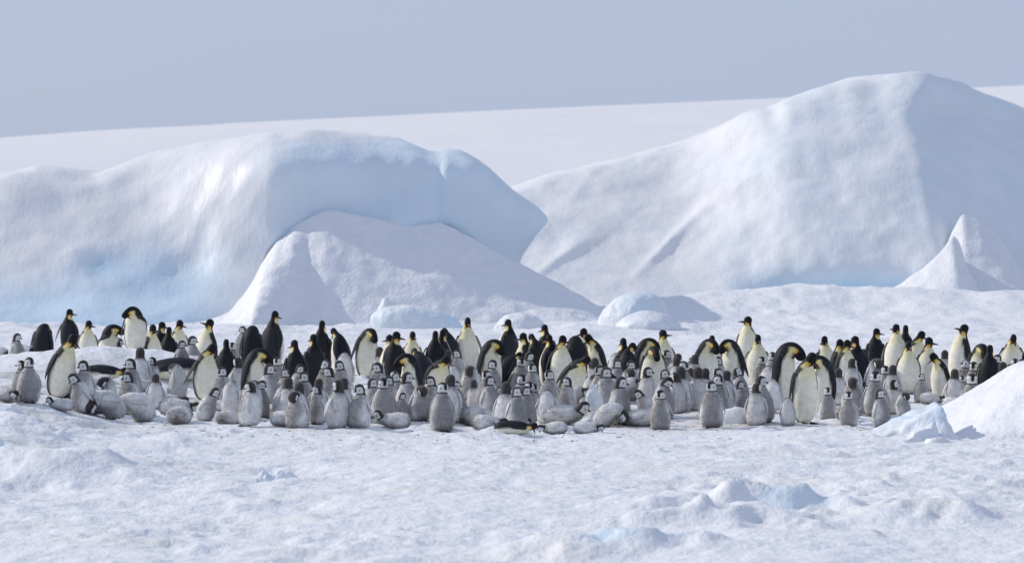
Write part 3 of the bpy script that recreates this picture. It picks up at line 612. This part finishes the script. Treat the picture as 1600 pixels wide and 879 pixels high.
# kind pose x top base(! seen) yaw(0 = towards camera, 90 = to the right) headturn key
BIRDS = '''
a bow 67 504 545 165 -20
a up 109 481 545 150 -60
a up 137 499 545 15 60
a lean 98 519 621! 48 20 LEAN
a prone 74 542 570! -75 0
a flat 165 568 600@66.0 80 0
a preen 175 505 545 -30 120
a preen 210 477 548@70.9 25 -60 PREENER
a up 238 505 546 60 0
a up 252 501 547 172 -60
a up 279 498 545 25 55
a up 264 509 545 170 0
a look 322 497 566 -48 -10 BEAKUP
a nod 321 535 625! 42 20 FRONTL
a flat 266 546 580@68.7 -82 0
a up 354 528 560 160 40
a bow 394 507 560 175 0
a tall 427 484 565 138 -25 TALLBACK
a bow 402 542 592 70 0
a up 462 529 580 178 60
a up 490 520 590 -160 20
a tall 503 499 560 160 0
a nod 532 511 560 -125 0
a bow 573 511 596 38 0 ARCH
a up 618 516 562 160 -65
a up 609 521 560 -120 0
a up 644 516 555 5 35
a bow 638 550 590 -62 0
a stoop 660 543 605 -155 0
a stoop 683 553 620 28 40
a up 680 515 558 178 0
a up 690 513 558 140 0
a nod 702 511 560 -150 0
a tall 730 494 584 8 0 LONE
a up 793 497 570 -132 0 PAIRTOP
a bow 768 528 572 60 0
a stoop 793 549 606 132 -10 BELOWPAIR
a up 818 518 562 -95 0
a nod 838 520 566 -140 0
a up 852 505 560 -150 10
a up 860 521 597 -138 0 BROADBACK
a up 877 522 560 20 50
a preen 899 523 572 -150 -40
a up 914 511 550 -5 -55
a nod 931 520 572 -65 0
a stoop 898 553 606 38 35 STOOP
a flat 806 659 677! 84 0 PRONEA
a up 974 526 566 -150 0
a nod 980 534 570 152 -50
a bow 1010 526 562 62 0
a look 1037 514 556 12 55 BACKUP
a bow 1021 539 576 8 0
a bow 1104 527 570 42 0
a up 1112 522 560 10 0
a look 1168 493 582 -8 -70 TALLR
a bow 1142 528 578 -60 0
a up 1184 521 598 2 0 BESIDETALL
a bow 1232 529 638! 68 0 ARCHR
a nod 1257 548 661! 28 45 FRONTA
a bow 1283 553 642 -62 0
a up 1291 523 592 30 -80
a up 1312 528 560 60 0
a up 1323 529 560 40 40
a up 1338 523 560 176 60
a up 1368 511 572 172 -70 DARKBACK
a look 1401 505 572 -5 -55
a up 1415 506 566 165 0
a nod 1431 515 560 22 55
a up 1450 525 562 8 60
a up 1419 531 612 0 0 STAINED
a nod 1469 549 628! -62 -10 FRONTR
a look 1500 505 580 -72 0 BILLUP
a bow 1532 535 572 10 0
a up 1546 537 572 160 0
a nod 1581 520 575 0 0
a up 1604 548 592 -60 0
c up 27 519 553 60 30
c flat 44 537 552 70 0
c low -2 539 556 60 0
c up 183 527 556 70 20
c up 168 539 556 30 30
c low 159 530 556 170 0
c up 45 556 628! 8 25 EDGECHICK
c up 34 561 622 -60 -30
c up 105 554 620! 10 30
c up 131 561 600 -30 -40
c lean 127 581 644! -62 0
c prone 94 628 640! -78 0
c prone 145 632 646! -80 0
c low 165 605 653! -55 0
c low 210 611 658! -68 0
c bow 168 587 622 -60 0
c up 204 558 606 -20 -35
c up 201 579 618 -40 -35
c flat 153 584 600! -85 0
c flat 10 602 626! 40 0
c up 219 541 585 178 0
c up 238 556 604 -58 -20
c up 243 582 639! 178 0
c bow 277 567 624 -130 0
c up 284 530 566 30 50
c up 301 523 566 40 30
c up 378 508 552 -70 0
c up 363 533 574 5 0
c up 371 556 600 -150 30
c up 347 571 612 -40 0
c lean 325 603 657! 66 10
c flat 281 632 661! 172 0
c flat 283 620 648! 85 0
c flat 268 613 636! 80 0
c bow 361 592 636 170 0
c flat 357 624 642! 90 0
c flat 360 638 663! 150 0
c up 389 594 664! -105 -15 TALLCHICK
c bow 393 592 634 160 0
c flat 227 590 612! 70 0
c up 420 566 628 58 10
c up 434 556 598 -20 0
c up 445 574 616 40 20
c up 467 567 608 20 40
c up 475 578 626 -15 -20
c up 407 592 652! 50 25
c bow 443 600 645 62 0
c up 451 587 632 175 0
c up 467 595 634 -165 0
c bow 464 609 648 -40 0
c up 497 599 661! -58 -15 LEFTFACER
c prone 451 637 665! 82 30
c flat 432 630 652! 80 0
c look 507 561 610 -50 -20
c up 514 571 612 -40 -30
c up 499 589 630 170 0
c up 527 591 648 -150 40
c up 533 561 610 -40 0
c up 537 588 632 175 0
c bow 538 549 590 178 0
c up 561 598 644 -45 -20
c flat 546 630 657! -80 0
c flat 561 642 666! 128 0
c up 617 530 572 30 50
c up 612 543 592 175 0
c up 591 564 608 -50 -10
c up 593 540 580 178 0
c up 583 589 641 40 30
c up 599 588 630 10 0
c up 607 585 628 -30 -20
c up 616 577 618 20 0
c look 621 581 636 50 10
c up 637 579 624 60 20
c up 596 606 651! 15 45
c up 628 612 658! 38 30
c bow 657 600 656! 28 0
c up 691 595 673! 6 35 FRONTC
c up 675 585 624 -45 0
c up 715 593 656! 45 30
c up 704 583 622 165 0
c bow 708 568 606 178 0
c up 716 544 586 -45 -20
c up 700 545 584 178 0
c bow 736 569 620 -15 0
c look 741 591 642! 165 20
c up 757 556 596 40 30
c prone 612 638 668! -80 0
c flat 752 632 662! 125 0
c flat 766 646 671! 110 0
c up 769 560 600 40 0
c up 761 576 616 -35 0
c up 766 585 634 50 20
c up 826 548 590 45 40
c up 813 556 596 20 0
c up 831 566 606 -30 20
c up 815 582 616 20 0
c up 827 594 632 10 0
c up 822 601 642 35 30
c up 834 597 655! -20 45
c up 858 576 624 -20 -20
c bow 855 606 661! 172 0
c up 886 587 630 -50 -15
c hunch 899 601 634 75 0
c prone 885 621 662! 70 10
c up 779 602 651! 40 20
c up 807 602 650 35 30
c up 812 607 654! 20 20
c up 794 623 656! -15 30
c flat 862 660 676! -80 0
c flat 921 660 677! 82 0
c flat 806 651 668! 60 0
c up 791 594 632 170 0
c up 929 557 600 178 0
c bow 926 583 626 60 0
c up 938 568 608 -20 -20
c up 998 547 584 178 0
c bow 962 550 586 170 0
c up 965 560 600 40 30
c up 987 561 600 -30 -20
c up 1008 557 600 60 10
c up 1029 560 600 40 30
c up 1040 545 584 -30 0
c lean 1052 551 600 150 0
c up 947 571 612 30 20
c bow 983 573 612 20 0
c up 1013 571 616 150 -70
c up 1041 575 614 50 20
c up 1057 579 645! -140 10
c nod 1037 586 652! 50 15
c lean 944 583 632 62 15
c up 967 586 630 70 20
c hunch 985 588 638 66 0
c lean 1008 606 657! -62 0
c up 1032 607 646 -20 0
c low 955 627 666! 80 0
c flat 993 637 664! -84 0
c up 1079 573 628! 176 0
c up 1091 571 614 172 0
c up 1096 551 592 -40 -10
c up 1081 557 596 10 0
c up 1085 552 590 160 0
c up 1068 562 600 20 20
c up 1112 593 667! -5 -25 FRONTCR
c up 1122 555 594 -45 -10
c up 1057 556 594 175 0
c up 1064 570 608 170 0
c up 1122 573 614 -25 0
c up 1120 582 626 20 30
c up 1134 577 618 160 0
c up 1138 580 645! 40 30
c look 1156 573 616 50 40
c up 1102 573 650 160 0
c up 1158 593 646! 38 40
c up 1182 596 664! 170 -45 BACKC
c up 1190 555 602 -15 40
c bow 1201 569 622 165 0
c up 1191 585 628 60 20
c up 1207 548 590 0 0
c bow 1207 590 640! 175 0
c bow 1231 620 663! 170 0
c up 1293 603 657! 2 0 FRONTCF
c up 1310 573 632 176 0
c bow 1333 587 634 -18 0
c up 1326 609 650 -20 20
c flat 1323 629 656! 165 0
c up 1352 600 646! 8 65
c up 1377 613 648 50 30
c look 1397 591 647! 165 -50
c bow 1411 611 648! 45 0
c look 1440 582 630! -25 -30
c up 1383 569 616 5 0
c bow 1368 558 602 30 0
c up 1368 577 612 0 0
c up 1350 543 592 178 0
c up 1322 544 584 176 0
c up 1331 558 596 170 -30
c up 1395 568 606 170 0
c flat 1458 616 630! 100 0
c bow 1446 556 594 178 0
c up 1476 545 590 175 0
c up 1492 574 616 175 0
c look 1506 561 604 -35 -20
c up 1521 563 606 -20 0
c up 1526 548 590 -10 0
c up 1540 553 602 10 45
c up 1558 552 590 20 30
c up 1503 585 633! -10 0
c up 1519 581 620 5 0
c flat 1494 622 639! 60 0
c up 1567 563 602 165 0
c up 1578 567 604 -15 0
c up 1586 558 598 10 0
'''
PHRASE = {'up': 'standing upright', 'tall': 'standing tall', 'look': 'with raised bill', 'nod': 'with lowered head', 'stoop': 'stooping', 'bow': 'bowing its head to its breast', 'preen': 'preening its shoulder',
          'lean': 'leaning forward', 'hunch': 'hunched forward', 'low': 'crouched with head near the snow', 'prone': 'lying on its belly', 'flat': 'lying flat'}
LAND = {  # key: (own label, how others refer to it)
 'LEAN': ('adult penguin leaning over chicks beside the slope of the snow mound', 'the adult leaning over chicks'),
 'PREENER': ('big white-bellied adult penguin preening on top of the snow mound', 'the preening adult on the mound'),
 'BEAKUP': ('white-breasted adult penguin pointing its bill up before the bright snow drift', 'the bill-up adult near the drift'),
 'FRONTL': ('dark-flippered adult penguin, lone adult among lying chicks near the mound', 'the adult by the lying chicks'),
 'TALLBACK': ('tall black-backed adult penguin standing highest before the drift', 'the tall black-backed adult'),
 'ARCH': ('adult penguin with its neck arched in a full hoop over white belly', 'the hoop-necked adult'),
 'LONE': ('pale-fronted adult penguin facing the camera before the long ice slab', 'the pale-fronted adult'),
 'PAIRTOP': ('upright black-backed adult penguin with bill over its shoulder, right of the pale-fronted one', 'the upright adult past the pale-fronted one'),
 'BELOWPAIR': ('dark adult penguin sunk among chick heads mid colony', 'the dark adult sunk among chicks'),
 'BROADBACK': ('broad-backed adult penguin showing a strip of white breast, mid colony', 'the broad-backed adult'),
 'STOOP': ('stooping adult penguin with yellow-white breast above the ice shard', 'the stooping adult'),
 'PRONEA': ('adult penguin lying flat on the snow in the foremost row', 'the adult lying in front'),
 'BACKUP': ('adult penguin with lifted bill behind the densest chicks, before the blue ice lump', 'the bill-lifting adult at the back'),
 'TALLR': ('tall pale adult penguin with head turned and bill raised, above its neighbours', 'the tall pale adult'),
 'BESIDETALL': ('broad white-bellied adult penguin facing the camera beside the tall pale one', 'the broad white-bellied adult'),
 'ARCHR': ('large black adult penguin bending over behind the foremost standing adult', 'the large bending adult'),
 'FRONTA': ('foremost standing adult penguin with bright white belly and hanging flipper', 'the foremost adult'),
 'DARKBACK': ('wide dark-backed adult penguin with head in profile, rear row', 'the wide dark-backed adult'),
 'STAINED': ('adult penguin with a stained yellowish belly facing the camera', 'the stained-belly adult'),
 'FRONTR': ('black and white adult penguin in profile above the bluish ice block', 'the adult above the ice block'),
 'BILLUP': ('adult penguin pointing its bill skyward behind the big snow bank', 'the skyward-billed adult'),
 'EDGECHICK': ('grey chick standing apart at the outer end of the colony', 'the chick standing apart'),
 'TALLCHICK': ('slim grey chick in profile standing over lying chicks', 'the slim profile chick'),
 'LEFTFACER': ('pale chick with clear white face in profile, beside a lying chick', 'the pale profile chick'),
 'FRONTC': ('foremost grey chick standing squarely with both flippers hanging', 'the foremost chick'),
 'FRONTCR': ('slender grey chick standing with dark breast before open trampled snow', 'the slender dark-breasted chick'),
 'BACKC': ('plump pale chick seen from behind next to the round snow lump', 'the plump chick by the snow lump'),
 'FRONTCF': ('round grey chick facing the camera beside the foremost adult', 'the round chick by the foremost adult'),
}
def facing(y):
    y = (y+180) % 360-180
    if abs(y) <= 22: return 'facing the camera'
    if abs(y) >= 150: return 'seen from behind'
    if abs(y) > 110: return 'turned half away'
    return 'facing right' if y > 0 else 'facing left'
recs = []
for ln in BIRDS.strip().splitlines():
    q = ln.split(); key = q[7] if len(q) > 7 else None
    recs.append(dict(k=q[0], pose=q[1], x=float(q[2]), top=float(q[3]), base=float(q[4].rstrip('!').split('@')[0]), seen=q[4][-1] == '!' or '@' in q[4], fix=float(q[4].split('@')[1]) if '@' in q[4] else None, yaw=float(q[5]), tw=float(q[6]), key=key))
def place_depth(px, py):        # ground point whose image row is py
    Y = np.arange(52, 92, .05); X = (px-800)/F_PX*Y; row = HOR+F_PX*(CAM_H-terrain(X, Y))/Y
    return Y[np.argmin(np.abs(row-py))]
def top_depth(px, py, h, y0=55.5):       # point where a bird of height h has its crown at row py
    Y = np.arange(y0, 92, .05); X = (px-800)/F_PX*Y; row = HOR+F_PX*(CAM_H-terrain(X, Y)-h)/Y
    return Y[np.argmin(np.abs(row-py))]
DEF = {'a': .95, 'c': .70}
q_k = lambda b: b['k'] == 'a'
for i, b in enumerate(recs):
    r = np.random.default_rng(1000+i); b['seed'] = 1000+i
    b['plump'] = r.uniform(.96, 1.08)*(1.08 if q_k(b) else 1.0); b['flare'] = (r.uniform(.7, 1.3) if r.random() < .14 else r.uniform(0, .5)**2*3) if b['pose'] not in ('prone', 'flat') else r.uniform(.1, .5)
    unit = build_bird(b['k'], b['pose'], b['tw'], 1.0, b['plump'], 0, b['seed'])['top']; b['unit'] = unit
    sc = DEF[b['k']]*(r.uniform(.96, 1.05) if b['k'] == 'a' else r.uniform(.88, 1.07))*(1.1 if b['k'] == 'a' and b['pose'] in ('tall', 'look', 'bow', 'preen') else 1)
    if b['key'] == 'PREENER': b['plump'] = 1.16
    if b['key'] in ('ARCHR', 'FRONTA'): b['plump'] = .92
    if b['fix']: b['Y'] = b['fix']
    elif b['seen']: b['Y'] = place_depth(b['x'], b['base'])
    else: b['Y'] = top_depth(b['x'], b['top'], unit*sc, 72.6 if b['x'] < 312 and b['base'] <= 556 else 57.5)
    b['sc0'] = sc
# keep bodies apart: slide birds along their line of sight
R_ = {'a': .185, 'c': .150}
for it in range(60):
    for i, a in enumerate(recs):
        for b in recs[i+1:]:
            if abs(a['x']-b['x']) > 45: continue
            xa, xb = (a['x']-800)/F_PX*a['Y'], (b['x']-800)/F_PX*b['Y']
            need = R_[a['k']]+R_[b['k']]; dx = xa-xb; dy = a['Y']-b['Y']
            if abs(dx) < need and math.hypot(dx, dy) < need:
                gap = math.sqrt(need*need-dx*dx)-abs(dy); sg = 1 if dy >= 0 else -1
                wa, wb = (.15 if a['seen'] else 1), (.15 if b['seen'] else 1); f_ = .5*gap/(wa+wb)
                a['Y'] += sg*f_*wa; b['Y'] -= sg*f_*wb
for b in recs:
    s = F_PX/b['Y']; X = (b['x']-800)/s; zg = float(terrain(X, b['Y']))
    want = CAM_H-(b['top']-HOR)/s-zg
    b['sc'] = float(np.clip(want/b['unit'], b['sc0']*(.66 if b['seen'] else .80), b['sc0']*1.20))
# labels
ORD = ['nearest', 'second', 'third', 'fourth', 'fifth', 'sixth', 'seventh', 'eighth', 'ninth', 'tenth', 'eleventh', 'twelfth', 'thirteenth', 'fourteenth', 'fifteenth', 'sixteenth']
lands = [b for b in recs if b['key']]
sets = {}
for b in recs:
    b['cy'] = b['top']+20
    if b['key']: b['label'] = LAND[b['key']][0]; continue
    L = min(lands, key=lambda l: math.hypot(l['x']-b['x'], 1.4*(l['top']+20-b['cy'])))
    dx, dy = b['x']-L['x'], b['top']-L['top']
    rel = ('right of' if dx > 0 else 'left of') if abs(dx) > 1.1*abs(dy) else ('behind' if dy < 0 else 'in front of')
    b['d'] = math.hypot(dx, dy); sets.setdefault((L['key'], rel, b['k']), []).append(b)
for (key, rel, k), bs in sets.items():
    bs.sort(key=lambda b: b['d'])
    for n_, b in enumerate(bs):
        kind = 'adult penguin' if k == 'a' else 'grey chick'
        rk = ORD[n_] + ' ' if len(bs) > 1 else ''
        short = {'up': facing(b['yaw']), 'tall': facing(b['yaw']), 'look': 'with raised bill', 'nod': 'with lowered head', 'stoop': 'stooping', 'bow': 'bowing its head', 'preen': 'preening', 'lean': 'leaning forward', 'hunch': 'hunched forward', 'low': 'crouching', 'prone': 'lying on belly', 'flat': 'lying flat'}[b['pose']]
        lab = f"{kind} {short}, {rk}{'one ' if rk else ''}{rel} {LAND[key][1]}"
        b['label'] = lab
for b in recs:
    k = b['k']; d = build_bird(k, b['pose'], b['tw'], b['sc'], b['plump'], b['flare'], b['seed'])
    yaw = math.radians(b['yaw']); ca, sa = math.cos(yaw), math.sin(yaw)
    vx = d['V'][:, 0]*ca-d['V'][:, 1]*sa; vy = d['V'][:, 0]*sa+d['V'][:, 1]*ca
    cx, cy = (vx.min()+vx.max())/2, (vy.min()+vy.max())/2
    X, Y = (b['x']-800)/F_PX*b['Y']-cx, b['Y']-cy
    nm = 'adult_penguin' if k == 'a' else 'penguin_chick'
    root = bpy.data.objects.new(nm, None); col.objects.link(root); root.empty_display_size = .1
    zz = float(terrain(X+cx, Y+cy))
    root.location = (X, Y, zz-.012); root.rotation_euler = (0, 0, yaw)
    root['label'] = b['label']; root['category'] = 'penguin' if k == 'a' else 'penguin chick'; root['group'] = 'adult penguins of the colony' if k == 'a' else 'downy chicks of the colony'
    pm = M['plumage'] if k == 'a' else M['down']
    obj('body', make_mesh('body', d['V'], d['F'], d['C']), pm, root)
    for fv, ff, fc in d['fl']: obj('flipper', make_mesh('flipper', fv, ff, fc), pm, root)
    bk = obj('bill', BEAK[k], None, root); bk.matrix_local = d['beak']
    if k == 'a': st_ = obj('bill_stripe', STRIPE, None, bk)
    for m_ in d['eyes']: e = obj('eye', EYE, None, root); e.matrix_local = m_
    for m_ in (d['feet'] if k == 'a' or b['pose'] not in ('prone', 'flat') else []): e = obj('foot', FOOT, None, root); e.matrix_local = m_
    if 'tail' in d: obj('tail', make_mesh('tail', *d['tail'], smooth=False), pm, root)
    if 'fur' in d:
        o = obj('down', make_mesh('down', *d['fur'], smooth=False), pm, root); o['kind'] = 'stuff'
print('birds', len(recs), 'dup labels', len(recs)-len({b['label'] for b in recs}), 'objects', len(bpy.data.objects), 'tris ~', sum(sum(len(p.vertices)-2 for p in m.polygons) for m in bpy.data.meshes))
# dark flecks of droppings and moulted feathers trodden into the snow round the colony
fr = np.random.default_rng(5); n_ = 420
fx, fy = fr.uniform(-8.6, 8.4, n_), 54.5+np.abs(fr.normal(0, 1, n_))*4.5
fz = terrain(fx, fy)+.006; an = fr.uniform(0, math.pi, n_); L_ = fr.uniform(.015, .06, n_); W_ = fr.uniform(.006, .018, n_)
dx, dy = np.cos(an), np.sin(an)
fv = np.stack([np.stack([fx-dx*L_, fy-dy*L_, fz], 1), np.stack([fx+dy*W_, fy-dx*W_, fz+.003], 1), np.stack([fx+dx*L_, fy+dy*L_, fz+.004], 1), np.stack([fx-dy*W_, fy+dx*W_, fz+.012], 1)], 1).reshape(-1, 3)
fq = np.arange(n_*4).reshape(-1, 4)
obj('feather_litter', make_mesh('feather_litter', fv, fq, np.repeat(np.array([.16, .15, .13])*fr.uniform(.4, 2, (n_, 1)), 4, 0)), M['plumage'], kind='stuff', label='dark feather scraps and droppings on the trampled snow', category='litter')
